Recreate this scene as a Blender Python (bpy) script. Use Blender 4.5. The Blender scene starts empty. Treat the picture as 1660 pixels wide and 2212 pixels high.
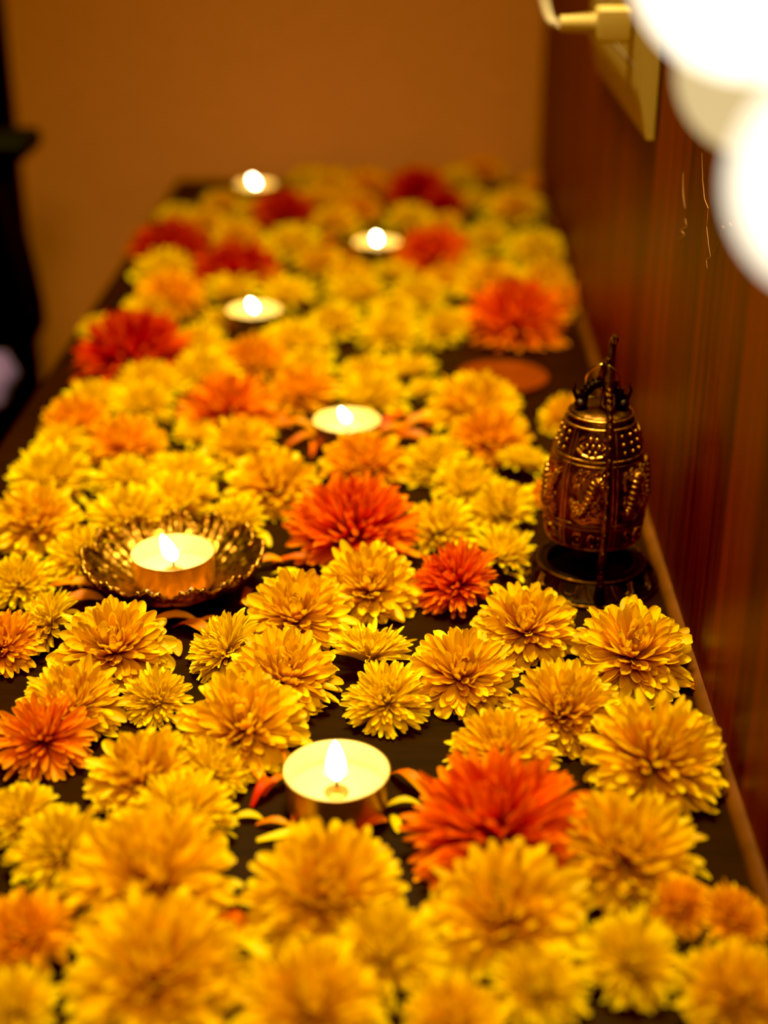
import bpy, bmesh, math, random
import numpy as np
from mathutils import Vector, Matrix
random.seed(7)
RNG = np.random.default_rng(7)
PI = math.pi
S = bpy.context.scene
COL = S.collection

# ------------------------------------------------------------------ camera model
FPX, HCAM = 3200.0, 0.32
PITCH = math.atan(1497 / FPX)
YAW = math.atan(82 * math.cos(PITCH) / FPX)
XR, XL, YB = 0.117, -0.236, 1.4474        # panel plane, left table edge, far table edge
ZF = -0.62                                # floor
sp, cp, ss, cs = math.sin(PITCH), math.cos(PITCH), math.sin(YAW), math.cos(YAW)
FWD = Vector((-ss * cp, cs * cp, -sp)); RGT = Vector((cs, ss, 0)); UPV = Vector((-ss * sp, cs * sp, cp))
CAM = Vector((0, 0, HCAM))
def ray(px, py): return FWD + RGT * ((px - 830) / FPX) - UPV * ((py - 1106) / FPX)
def at(px, py, z=0.0):
    d = ray(px, py); t = (z - HCAM) / d.z
    return CAM + d * t, t
def at_depth(px, py, dep): return CAM + ray(px, py) * dep
def at_x(px, py, x):
    d = ray(px, py); t = x / d.x
    return CAM + d * t, t

cam = bpy.data.cameras.new('camera'); co = bpy.data.objects.new('camera', cam); COL.objects.link(co)
M3 = Matrix((RGT, UPV, -FWD)).transposed()
co.matrix_world = Matrix.Translation(CAM) @ M3.to_4x4()
cam.sensor_fit = 'VERTICAL'; cam.sensor_height = 36; cam.lens = FPX / 2212 * 36
cam.clip_start = 0.02
cam.dof.use_dof = True; cam.dof.focus_distance = 0.60; cam.dof.aperture_fstop = 3.8
S.camera = co
S.view_settings.view_transform = 'Standard'
S.view_settings.look = 'None'
S.view_settings.exposure = 0.0
S.view_settings.use_curve_mapping = True
cm = S.view_settings.curve_mapping
cm.black_level = (.004, .004, .006)
cm.update()
S.cycles.use_denoising = True
S.cycles.max_bounces = 8; S.cycles.diffuse_bounces = 4; S.cycles.glossy_bounces = 4; S.cycles.transmission_bounces = 6
S.cycles.sample_clamp_indirect = 6

# ------------------------------------------------------------------ materials
def newmat(name):
    m = bpy.data.materials.new(name); m.use_nodes = True
    n = m.node_tree.nodes; l = m.node_tree.links
    return m, n, l, n['Principled BSDF'], n['Material Output']
def simple(name, col, rough=.5, metal=0.0, emit=None, es=0, noise=0, bump=0, scale=200, spec=.5):
    m, n, l, b, o = newmat(name)
    b.inputs['Base Color'].default_value = (*col, 1); b.inputs['Roughness'].default_value = rough
    b.inputs['Metallic'].default_value = metal; b.inputs['Specular IOR Level'].default_value = spec
    if emit: b.inputs['Emission Color'].default_value = (*emit, 1); b.inputs['Emission Strength'].default_value = es
    if noise or bump:
        tc = n.new('ShaderNodeTexCoord'); nz = n.new('ShaderNodeTexNoise'); nz.inputs['Scale'].default_value = scale
        nz.inputs['Detail'].default_value = 4
        l.new(tc.outputs['Object'], nz.inputs['Vector'])
        if noise:
            r = n.new('ShaderNodeValToRGB'); r.color_ramp.elements[0].position = .3; r.color_ramp.elements[1].position = .7
            r.color_ramp.elements[0].color = (*[c * (1 - noise) for c in col], 1); r.color_ramp.elements[1].color = (*[min(1, c * (1 + noise)) for c in col], 1)
            l.new(nz.outputs['Fac'], r.inputs['Fac']); l.new(r.outputs['Color'], b.inputs['Base Color'])
        if bump:
            bp = n.new('ShaderNodeBump'); bp.inputs['Strength'].default_value = bump; bp.inputs['Distance'].default_value = .001
            l.new(nz.outputs['Fac'], bp.inputs['Height']); l.new(bp.outputs['Normal'], b.inputs['Normal'])
    return m
def wood(name, dark, light, scale, rough, bump=.15, ctr=(.3, .75), spec=.5):
    m, n, l, b, o = newmat(name)
    tc = n.new('ShaderNodeTexCoord'); mp = n.new('ShaderNodeMapping'); mp.inputs['Scale'].default_value = scale
    l.new(tc.outputs['Object'], mp.inputs['Vector'])
    a = n.new('ShaderNodeTexNoise'); a.inputs['Scale'].default_value = 1; a.inputs['Detail'].default_value = 6; a.inputs['Distortion'].default_value = .6
    c = n.new('ShaderNodeTexNoise'); c.inputs['Scale'].default_value = 5; c.inputs['Detail'].default_value = 3
    l.new(mp.outputs['Vector'], a.inputs['Vector']); l.new(mp.outputs['Vector'], c.inputs['Vector'])
    mx = n.new('ShaderNodeMix'); mx.data_type = 'FLOAT'; mx.inputs[0].default_value = .4
    l.new(a.outputs['Fac'], mx.inputs[2]); l.new(c.outputs['Fac'], mx.inputs[3])
    r = n.new('ShaderNodeValToRGB'); r.color_ramp.elements[0].position = ctr[0]; r.color_ramp.elements[1].position = ctr[1]
    r.color_ramp.elements[0].color = (*dark, 1); r.color_ramp.elements[1].color = (*light, 1)
    l.new(mx.outputs[0], r.inputs['Fac']); l.new(r.outputs['Color'], b.inputs['Base Color'])
    bp = n.new('ShaderNodeBump'); bp.inputs['Strength'].default_value = bump; bp.inputs['Distance'].default_value = .0006
    l.new(mx.outputs[0], bp.inputs['Height']); l.new(bp.outputs['Normal'], b.inputs['Normal'])
    b.inputs['Roughness'].default_value = rough; b.inputs['Specular IOR Level'].default_value = spec
    return m
def petal_mat(name, deep, mid, light, transl=.38):
    m, n, l, b, o = newmat(name)
    at_ = n.new('ShaderNodeAttribute'); at_.attribute_name = 'pc'
    sep = n.new('ShaderNodeSeparateColor'); l.new(at_.outputs['Color'], sep.inputs['Color'])
    # factor = along petal * .65 + outward * .35
    m1 = n.new('ShaderNodeMath'); m1.operation = 'MULTIPLY'; m1.inputs[1].default_value = .62; l.new(sep.outputs[0], m1.inputs[0])
    m2 = n.new('ShaderNodeMath'); m2.operation = 'MULTIPLY_ADD'; m2.inputs[1].default_value = .38; l.new(sep.outputs[1], m2.inputs[0]); l.new(m1.outputs[0], m2.inputs[2])
    r = n.new('ShaderNodeValToRGB')
    e = r.color_ramp.elements; e[0].position = .06; e[0].color = (*deep, 1); e[1].position = .95; e[1].color = (*light, 1)
    k = e.new(.48); k.color = (*mid, 1)
    l.new(m2.outputs[0], r.inputs['Fac'])
    hs = n.new('ShaderNodeHueSaturation'); l.new(r.outputs['Color'], hs.inputs['Color'])
    v = n.new('ShaderNodeMapRange'); v.inputs[3].default_value = .74; v.inputs[4].default_value = 1.12; l.new(sep.outputs[2], v.inputs[0]); l.new(v.outputs[0], hs.inputs['Value'])
    h = n.new('ShaderNodeMapRange'); h.inputs[3].default_value = .488; h.inputs[4].default_value = .508; l.new(sep.outputs[2], h.inputs[0]); l.new(h.outputs[0], hs.inputs['Hue'])
    l.new(hs.outputs['Color'], b.inputs['Base Color']); b.inputs['Roughness'].default_value = .5
    b.inputs['Specular IOR Level'].default_value = .12
    t = n.new('ShaderNodeBsdfTranslucent'); l.new(hs.outputs['Color'], t.inputs['Color'])
    mx = n.new('ShaderNodeMixShader'); mx.inputs[0].default_value = transl
    l.new(b.outputs[0], mx.inputs[1]); l.new(t.outputs[0], mx.inputs[2]); l.new(mx.outputs[0], o.inputs['Surface'])
    return m
PM = {
 'g': petal_mat('golden_petal', (.80, .28, .001), (.90, .47, .002), (.92, .56, .003)),
 'o': petal_mat('orange_petal', (.76, .20, .001), (.91, .36, .002), (.93, .46, .003)),
 'y': petal_mat('lemon_petal', (.76, .40, .001), (.90, .56, .002), (.93, .62, .004)),
 'r': petal_mat('red_petal', (.30, .008, .001), (.84, .08, .001), (.97, .28, .003)),
 'd': petal_mat('deep_red_petal', (.22, .003, .001), (.62, .028, .001), (.80, .10, .002)),
 's': petal_mat('rust_petal', (.38, .04, .001), (.82, .16, .002), (.92, .36, .005)),
}
MAT = dict(
 table=wood('dark_brown_wood', (.006, .0012, .0004), (.021, .0042, .0008), (6, 90, 40), .5, .2, spec=.07),
 panel=wood('red_brown_veneer', (.045, .0035, .0003), (.20, .019, .001), (30, 26, 1.6), .42, .12, (.36, .66), .10),
 scratch=simple('pale_scratch', (.42, .17, .04), .5),
 bead=simple('bead_wood', (.10, .026, .004), .6, noise=.3, scale=60, spec=.08),
 wall=simple('ochre_paint', (.56, .175, .045), .85, noise=.05, bump=.2, scale=160, spec=.1),
 floor=wood('floor_wood', (.10, .05, .02), (.2, .1, .04), (3, 30, 3), .5),
 foil_in=simple('flame_lit_foil_inside', (.84, .58, .17), .5),  # paler inside of the same foil, flame glow put into the colour
 foil=simple('golden_foil', (.50, .25, .05), .38, .9, noise=.1, bump=.1, scale=120),
 wax=None, wick=simple('burnt_wick', (.02, .01, .005), .9),
 gold=simple('aged_gold', (.30, .12, .012), .33, 1.0, noise=.75, bump=.7, scale=330),
 bronze=simple('aged_bronze', (.125, .042, .006), .38, 1.0, noise=.55, bump=.45, scale=260),
 bronze_hi=simple('worn_bronze', (.40, .155, .020), .32, 1.0, noise=.5, bump=.3, scale=240),
 dark=simple('blackened_bronze', (.020, .006, .002), .45, .8, noise=.4, bump=.3, scale=150),
 brass=simple('brass_wire', (.95, .55, .10), .2, 1.0),
 plastic=simple('cream_plastic', (.46, .27, .055), .5, spec=.2),
 plastic_in=simple('shadow_plastic', (.32, .20, .09), .6),
 cable=simple('cream_cable', (.6, .42, .22), .5),
 socketm=simple('lamp_socket_plastic', (.6, .5, .35), .5),
 black=simple('black_leatherette', (.004, .003, .002), .7, bump=.2, scale=90, spec=.1),
 blackp=simple('black_nylon', (.003, .002, .002), .7, spec=.1),
 lav=simple('lavender_cloth', (.15, .075, .19), .9, noise=.2, bump=.4, scale=60),
 redc=simple('red_cloth', (.35, .02, .012), .9, noise=.2, bump=.4, scale=60),
 copper=simple('brown_red_glaze', (.15, .020, .002), .7, noise=.2, scale=50, spec=.05),
 stem=simple('green_brown_stem', (.10, .09, .02), .7),
)
def emis(name, col, s):
    m = bpy.data.materials.new(name); m.use_nodes = True; n = m.node_tree.nodes; l = m.node_tree.links
    n.remove(n['Principled BSDF']); e = n.new('ShaderNodeEmission'); e.inputs[0].default_value = (*col, 1); e.inputs[1].default_value = s
    l.new(e.outputs[0], n['Material Output'].inputs['Surface']); return m
MAT['flame'] = emis('candle_flame', (1, .76, .34), 48)
MAT['flame_far'] = emis('small_candle_flame', (1, .78, .40), 75)
MAT['globe_hot'] = emis('bright_frosted_bulb', (1.0, .90, .68), 2.2)
MAT['globe_dim'] = emis('cream_frosted_bulb', (.90, .66, .30), .85)
MAT['globe_mid'] = emis('lit_frosted_bulb', (1.0, .88, .64), 1.7)
def wax():
    m, n, l, b, o = newmat('pale_wax')
    b.inputs['Base Color'].default_value = (.62, .46, .19, 1); b.inputs['Roughness'].default_value = .12
    b.inputs['Coat Weight'].default_value = .6; b.inputs['Coat Roughness'].default_value = .05
    b.inputs['Subsurface Weight'].default_value = .4; b.inputs['Subsurface Radius'].default_value = (.01, .006, .003); b.inputs['Subsurface Scale'].default_value = .4
    return m
MAT['wax'] = wax()

# ------------------------------------------------------------------ mesh helpers
class MB:
    def __init__(s): s.v = []; s.f = []; s.mi = []; s.cur = 0
    def add(s, vs, fs):
        k = len(s.v); s.v += [tuple(v) for v in vs]
        for f in fs: s.f.append([k + i for i in f]); s.mi.append(s.cur)
    def grid(s, rows, closed=False, capa=False, capb=False):
        nr, nc = len(rows), len(rows[0]); vs = [p for r in rows for p in r]; fs = []
        for i in range(nr - 1):
            for j in range(nc if closed else nc - 1):
                a = i * nc + j; b = i * nc + (j + 1) % nc; fs.append((a, b, b + nc, a + nc))
        if capa: fs.append(tuple(range(nc))[::-1])
        if capb: fs.append(tuple((nr - 1) * nc + j for j in range(nc)))
        s.add(vs, fs)
    def tube(s, pts, rad, n=8, flat=None, cap=True):
        pts = [Vector(p) for p in pts]; rows = []
        if not isinstance(rad, (list, tuple)): rad = [rad] * len(pts)
        prev = None
        for i, p in enumerate(pts):
            t = (pts[min(i + 1, len(pts) - 1)] - pts[max(i - 1, 0)]).normalized()
            if prev is None:
                a = Vector((0, 0, 1)) if abs(t.z) < .9 else Vector((1, 0, 0)); u = (a - t * a.dot(t)).normalized()
            else: u = (prev - t * prev.dot(t)).normalized()
            prev = u; w = t.cross(u)
            rows.append([p + (u * math.cos(2 * PI * k / n) + w * math.sin(2 * PI * k / n)) * rad[i] for k in range(n)])
        s.grid(rows, True, cap, cap)
    def lathe(s, prof, n=48, c=(0, 0, 0), mod=None):
        rows = []
        for r, z in prof:
            rows.append([(c[0] + r * math.cos(2 * PI * k / n), c[1] + r * math.sin(2 * PI * k / n), c[2] + z) for k in range(n)])
        s.grid(rows, True, prof[0][0] > 1e-6 and False, False)
    def box(s, c, d, bev=0.0, rot=None):
        bm = bmesh.new(); bmesh.ops.create_cube(bm, size=1)
        for v in bm.verts: v.co = Vector((v.co.x * d[0], v.co.y * d[1], v.co.z * d[2]))
        if bev: bmesh.ops.bevel(bm, geom=bm.edges[:], offset=bev, segments=3, affect='EDGES', profile=.6)
        if rot is not None: bm.transform(rot)
        bm.verts.ensure_lookup_table()
        s.add([v.co + Vector(c) for v in bm.verts], [[v.index for v in f.verts] for f in bm.faces]); bm.free()
    def ball(s, c, r, n=10, sc=(1, 1, 1)):
        rows = []
        for i in range(n + 1):
            a = PI * i / n; rr = max(math.sin(a), 1e-4)
            rows.append([(c[0] + r * sc[0] * rr * math.cos(2 * PI * k / (n * 2)), c[1] + r * sc[1] * rr * math.sin(2 * PI * k / (n * 2)), c[2] - r * sc[2] * math.cos(a)) for k in range(n * 2)])
        s.grid(rows, True)
    def torus(s, c, R, r, ax=(0, 0, 1), n=40, m=8):
        a = Vector(ax).normalized(); q = Vector((0, 0, 1)).rotation_difference(a); rows = []
        for i in range(n + 1):
            t = 2 * PI * i / n
            rows.append([Vector(c) + q @ Vector(((R + r * math.cos(2 * PI * j / m)) * math.cos(t), (R + r * math.cos(2 * PI * j / m)) * math.sin(t), r * math.sin(2 * PI * j / m))) for j in range(m)])
        s.grid(rows, True)
    def build(s, name, mats, parent=None, ang=35, loc=None):
        me = bpy.data.meshes.new(name); me.from_pydata(s.v, [], s.f)
        if not isinstance(mats, (list, tuple)): mats = [mats]
        for m in mats: me.materials.append(m)
        if any(s.mi): me.polygons.foreach_set('material_index', s.mi)
        bm = bmesh.new(); bm.from_mesh(me); bmesh.ops.recalc_face_normals(bm, faces=bm.faces); bm.to_mesh(me); bm.free()
        me.polygons.foreach_set('use_smooth', [True] * len(me.polygons)); me.set_sharp_from_angle(angle=math.radians(ang))
        o = bpy.data.objects.new(name, me); COL.objects.link(o)
        if parent is not None: o.parent = parent
        if loc is not None: o.location = loc
        return o
def tag(o, label=None, cat=None, group=None, kind=None):
    if label: o['label'] = label
    if cat: o['category'] = cat
    if group: o['group'] = group
    if kind: o['kind'] = kind
    return o
def thing(name, label, cat, loc=(0, 0, 0), group=None):
    o = bpy.data.objects.new(name, None); COL.objects.link(o); o.location = loc; o.empty_display_size = .01
    return tag(o, label, cat, group)

# ------------------------------------------------------------------ the setting
b = MB(); b.box((-.4, 1.6 - .9, ZF - .02), (3.0, 3.4, .04)); tag(b.build('floor', MAT['floor']), kind='structure')
YW = YB + .012
b = MB(); b.box((-.45, YW + .03, .4), (1.9, .06, 2.04)); tag(b.build('wall_back', MAT['wall']), kind='structure')
b = MB(); b.box((XR + .02, .55, .4), (.04, YW * 2 - 1.1 - .002, 2.04))
# fine raised grain splits in the veneer
b.cur = 1
def split(pix, r=.00022):
    pts = [at_x(px, py, XR)[0] for px, py in pix]
    q = []
    for i in range(len(pts) - 1):
        for k in range(4):
            p = pts[i].lerp(pts[i + 1], k / 4); p.y += random.uniform(-.0004, .0004); q.append(p)
    q.append(pts[-1]); b.tube(q, [r * (.35 + .65 * abs(math.sin(PI * i / (len(q) - 1)))) for i in range(len(q))], 5)
split([(1517, 330), (1519, 390), (1523, 430), (1531, 450), (1528, 490), (1532, 530), (1536, 555)])
split([(1536, 556), (1548, 540), (1556, 515), (1560, 490)])
split([(1536, 556), (1527, 560), (1529, 580)], .0002)
split([(1481, 472), (1485, 490), (1472, 497), (1481, 508), (1469, 515), (1462, 545), (1455, 565)], .0003)
split([(1560, 488), (1566, 493), (1576, 482), (1581, 488), (1586, 484)], .0003)
split([(1476, 370), (1477, 420), (1481, 450)], .0002)
tag(b.build('wall_right', [MAT['panel'], MAT['scratch']]), kind='structure')
b = MB()   # thin wooden bead in the corner where the table meets the panel
rows = []
for y in (-.25, YB):
    rows.append([(XR - .0045 * math.cos(a), y, .0045 * math.sin(a)) for a in [PI / 2 * k / 6 for k in range(7)]] + [(XR, y, 0)])
b.grid(rows, True, True, True); tag(b.build('trim_1', MAT['bead']), kind='structure')

b = MB(); jx = at_x(2, 150, -.5)[0]                    # dark strip added on the back wall to darken the left edge of view
dj = ray(14, 150); xj = (CAM + dj * ((YW - .02) / dj.y)).x
b.box((xj - .05, YW - .012, .4), (.10, .024, 2.03), .004); tag(b.build('added_dark_strip', MAT['black']), kind='structure')
tb = thing('table', 'long narrow dark brown wooden table covered with flower heads, against wood panel', 'table', ((XL + XR) / 2, .55, ZF))
b = MB(); b.box((0, (YB - .2) / 2 - .55, -ZF - .015), (XR - XL - .0006, YB + .2, .03), .003)
tp = b.build('tabletop', MAT['table'], tb)
# exact extent of the top: from behind the camera foot to the far end
tp.location = (0, 0, 0)
b = MB()
for sy in (-.72, .85):
    pass
for sx in (-.15, .15):
    for sy in (-.68, .86):
        l_ = MB(); l_.box((sx, sy, (-ZF - .03) / 2), (.04, .04, -ZF - .03), .003); l_.build('leg', MAT['table'], tb)
b.box((0, .09, -ZF - .055), (.27, 1.5, .05), .002); b.build('apron', MAT['table'], tb)

# ------------------------------------------------------------------ flowers
KIND = {  # N, phimax, len centre, len outer, width, curl inner, curl outer, cup, height
 'g': dict(N=270, ph=106, l0=.56, l1=.90, w=.165, c0=-42, c1=30, cup=.40),
 'o': dict(N=260, ph=102, l0=.56, l1=.88, w=.16, c0=-46, c1=22, cup=.45),
 'y': dict(N=240, ph=100, l0=.44, l1=.90, w=.135, c0=-40, c1=22, cup=.5),
 'r': dict(N=270, ph=110, l0=.60, l1=.92, w=.125, c0=-25, c1=-14, cup=.8),
 's': dict(N=170, ph=112, l0=.56, l1=.96, w=.16, c0=-40, c1=36, cup=.6),
 'w': dict(N=200, ph=106, l0=.54, l1=.93, w=.21, c0=-42, c1=34, cup=.34),   # golden, broad loose petals
 'f': dict(N=150, ph=88, l0=.26, l1=.96, w=.14, c0=-30, c1=12, cup=.45),     # flattened lemon
}
def petals(kind, R, rng, detail=1.0):
    K = KIND[kind]; N = int(K['N'] * detail); SN, KN = 8, 5
    i = np.arange(N); t = (i + .5) / N
    az = i * 2.399963 + rng.normal(0, .12, N)
    phi = np.radians(K['ph']) * (t ** .56) + rng.normal(0, .06, N)
    phi = np.maximum(phi, .03)
    L = R * (K['l0'] + (K['l1'] - K['l0']) * t ** .55) * rng.normal(1, .075, N) * (1 - .08 * (t > .93))
    W = R * K['w'] * (.62 + .5 * t) * rng.normal(1, .1, N)
    curl = np.radians(K['c0'] + (K['c1'] - K['c0']) * t ** .8 + rng.normal(0, 14, N))
    roll = rng.normal(0, .42, N); side = rng.normal(0, .16, N)
    s = np.array([0, .2, .42, .62, .78, .89, .96, 1.0]); dsn = np.diff(s)
    a = phi[:, None] - .12 + curl[:, None] * (s[None, :] ** 1.6) + np.where(t[:, None] > .55, -.28 * (1 - s[None, :]), 0)
    ds = L[:, None] * dsn[None, :]
    rad = np.concatenate([np.zeros((N, 1)), np.cumsum(np.sin(a[:, :-1]) * ds, 1)], 1) + (.10 * R * np.sqrt(t))[:, None]
    ax = np.concatenate([np.zeros((N, 1)), np.cumsum(np.cos(a[:, :-1]) * ds, 1)], 1) + (.16 * R * (1 - t))[:, None]
    pr = (.40 + .60 * np.clip(s / .68, 0, 1) ** .9) * np.sqrt(np.clip(1 - (np.clip(s - .70, 0, 1) / .303) ** 2.3, 0.03, 1))
    w = W[:, None] * pr[None, :]
    c = np.linspace(-1, 1, KN)
    tang = c[None, None, :] * w[:, :, None] * .5 + (side * L)[:, None, None] * (s[None, :, None] ** 2) * .5
    off = K['cup'] * (c[None, None, :] ** 2 - .25) * w[:, :, None] * .5
    off = off + .05 * w[:, :, None] * np.cos(c[None, None, :] * PI * 2)
    cr, sr = np.cos(roll)[:, None, None], np.sin(roll)[:, None, None]
    tg = tang * cr - off * sr; of = tang * sr + off * cr
    rr = rad[:, :, None] - np.cos(a)[:, :, None] * of
    zz = ax[:, :, None] + np.sin(a)[:, :, None] * of
    ca, sa = np.cos(az)[:, None, None], np.sin(az)[:, None, None]
    X = rr * ca - tg * sa; Y = rr * sa + tg * ca
    V = np.stack([X, Y, zz], -1)                       # N,SN,KN,3
    col = np.zeros((N, SN, KN, 4), np.float32)
    col[..., 0] = s[None, :, None]; col[..., 1] = t[:, None, None]; col[..., 2] = rng.random(N)[:, None, None]; col[..., 3] = 1
    return V, col, t
_base = np.array([[r_ * 5 + c_, r_ * 5 + c_ + 1, (r_ + 1) * 5 + c_ + 1, (r_ + 1) * 5 + c_] for r_ in range(7) for c_ in range(4)])
def np_mesh(name, V, col, mat, parent=None, loc=None):
    N = V.shape[0]; nv = 40
    f = (_base[None] + (np.arange(N) * nv)[:, None, None]).reshape(-1)
    me = bpy.data.meshes.new(name); v = np.ascontiguousarray(V.reshape(-1, 3), dtype=np.float32)
    me.vertices.add(len(v)); me.vertices.foreach_set('co', v.ravel())
    nf = len(f) // 4; me.loops.add(len(f)); me.loops.foreach_set('vertex_index', f.astype(np.int32))
    me.polygons.add(nf); me.polygons.foreach_set('loop_start', np.arange(nf, dtype=np.int32) * 4)
    me.update(calc_edges=True)
    me.polygons.foreach_set('use_smooth', np.ones(nf, bool))
    at_ = me.attributes.new('pc', 'FLOAT_COLOR', 'POINT'); at_.data.foreach_set('color', np.ascontiguousarray(col.reshape(-1, 4), dtype=np.float32).ravel())
    me.materials.append(mat); me.update()
    o = bpy.data.objects.new(name, me); COL.objects.link(o)
    if parent is not None: o.parent = parent
    if loc is not None: o.location = loc
    return o
GRP = {'g': 'golden chrysanthemum heads', 'w': 'golden chrysanthemum heads', 'o': 'orange chrysanthemum heads', 'y': 'lemon yellow chrysanthemum heads',
       'f': 'lemon yellow chrysanthemum heads', 'r': 'red chrysanthemum heads', 's': 'rust orange chrysanthemum heads'}
MATKEY = {'w': 'g', 'f': 'y'}
OBST = [(at(x, y, z)[0], r, h) for x, y, z, r, h in ((727, 1662, .016, .0208, 9), (750, 906, .017, .0215, 9), (550, 668, .017, .022, 9), (815, 522, .017, .022, 9), (553, 398, .017, .022, 9), (373, 1192, .02, .0425, .012), (1297, 1232, .004, .0325, 9))]
def clear(V, base):
    for o_, r_, h_ in OBST:
        dx = V[..., 0] + base.x - o_.x; dy = V[..., 1] + base.y - o_.y; d_ = np.sqrt(dx * dx + dy * dy) + 1e-6
        hit = (d_ < r_) & (V[..., 2] < h_)
        if hit.any():
            k_ = np.where(hit, (r_ + (d_ / r_) * .0012) / d_, 1.0)
            V[..., 0] += dx * (k_ - 1); V[..., 1] += dy * (k_ - 1)
def flower(px, py, wpx, kind, label, lean=None, z=0.0, mat=None, seed=None):
    rng = np.random.default_rng(int(px * 7 + py * 13) if seed is None else seed)
    if lean is None: lean = (rng.normal(0, .16), .42 + rng.normal(0, .12))
    axis = Vector((lean[0], -lean[1], 1)).normalized(); tilt = math.acos(axis.z)
    _, dep = at(px, py, .012 + z); R = wpx * (1.05 if wpx < 200 else 1.0) / 2 * dep / FPX / (.95 if dep < .9 else .90)
    bz = z + R * (.10 + .30 * math.sin(tilt)); zc = bz + .36 * R * axis.z
    c, dep = at(px, py, zc)
    base = c - axis * .36 * R
    V, col, t = petals(kind, R, rng, 1.0 if dep < .8 else (.85 if dep < 1.05 else .7))
    q = Vector((0, 0, 1)).rotation_difference(axis) @ Matrix.Rotation(rng.random() * 6.28, 3, 'Z').to_quaternion()
    Mx = np.array(q.to_matrix())
    V = V @ Mx.T
    V[..., 2] += bz
    lo = .0007 + z + .0012 * rng.random(V.shape[0])[:, None, None]
    zz = V[..., 2]; V[..., 2] = np.where(zz < lo, lo + np.clip((zz - lo) * .04, -.0004, 0), zz)
    X = V[..., 0] + base.x                                   # keep heads inside the corner
    lim = XR - .0035; V[..., 0] = np.where(X > lim, lim - base.x + (X - lim) * .06, V[..., 0])
    Yy = V[..., 1] + base.y; lim = YW - .003; V[..., 1] = np.where(Yy > lim, lim - base.y + (Yy - lim) * .03, V[..., 1])
    clear(V, base)
    loc = Vector((base.x, base.y, 0)); m = PM[mat or MATKEY.get(kind, kind)]; cat = 'flower'; g = GRP[kind]
    if dep > 1.12:
        return tag(np_mesh('chrysanthemum', V, col, m, None, loc), label, cat, g)
    e = thing('chrysanthemum', label, cat, loc, g)
    for nm, sel in (('outer_petals', t > .5), ('inner_petals', (t <= .5) & (t > .12)), ('flower_center', t <= .12)):
        np_mesh(nm, V[sel], col[sel], m, e)
    return e
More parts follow.
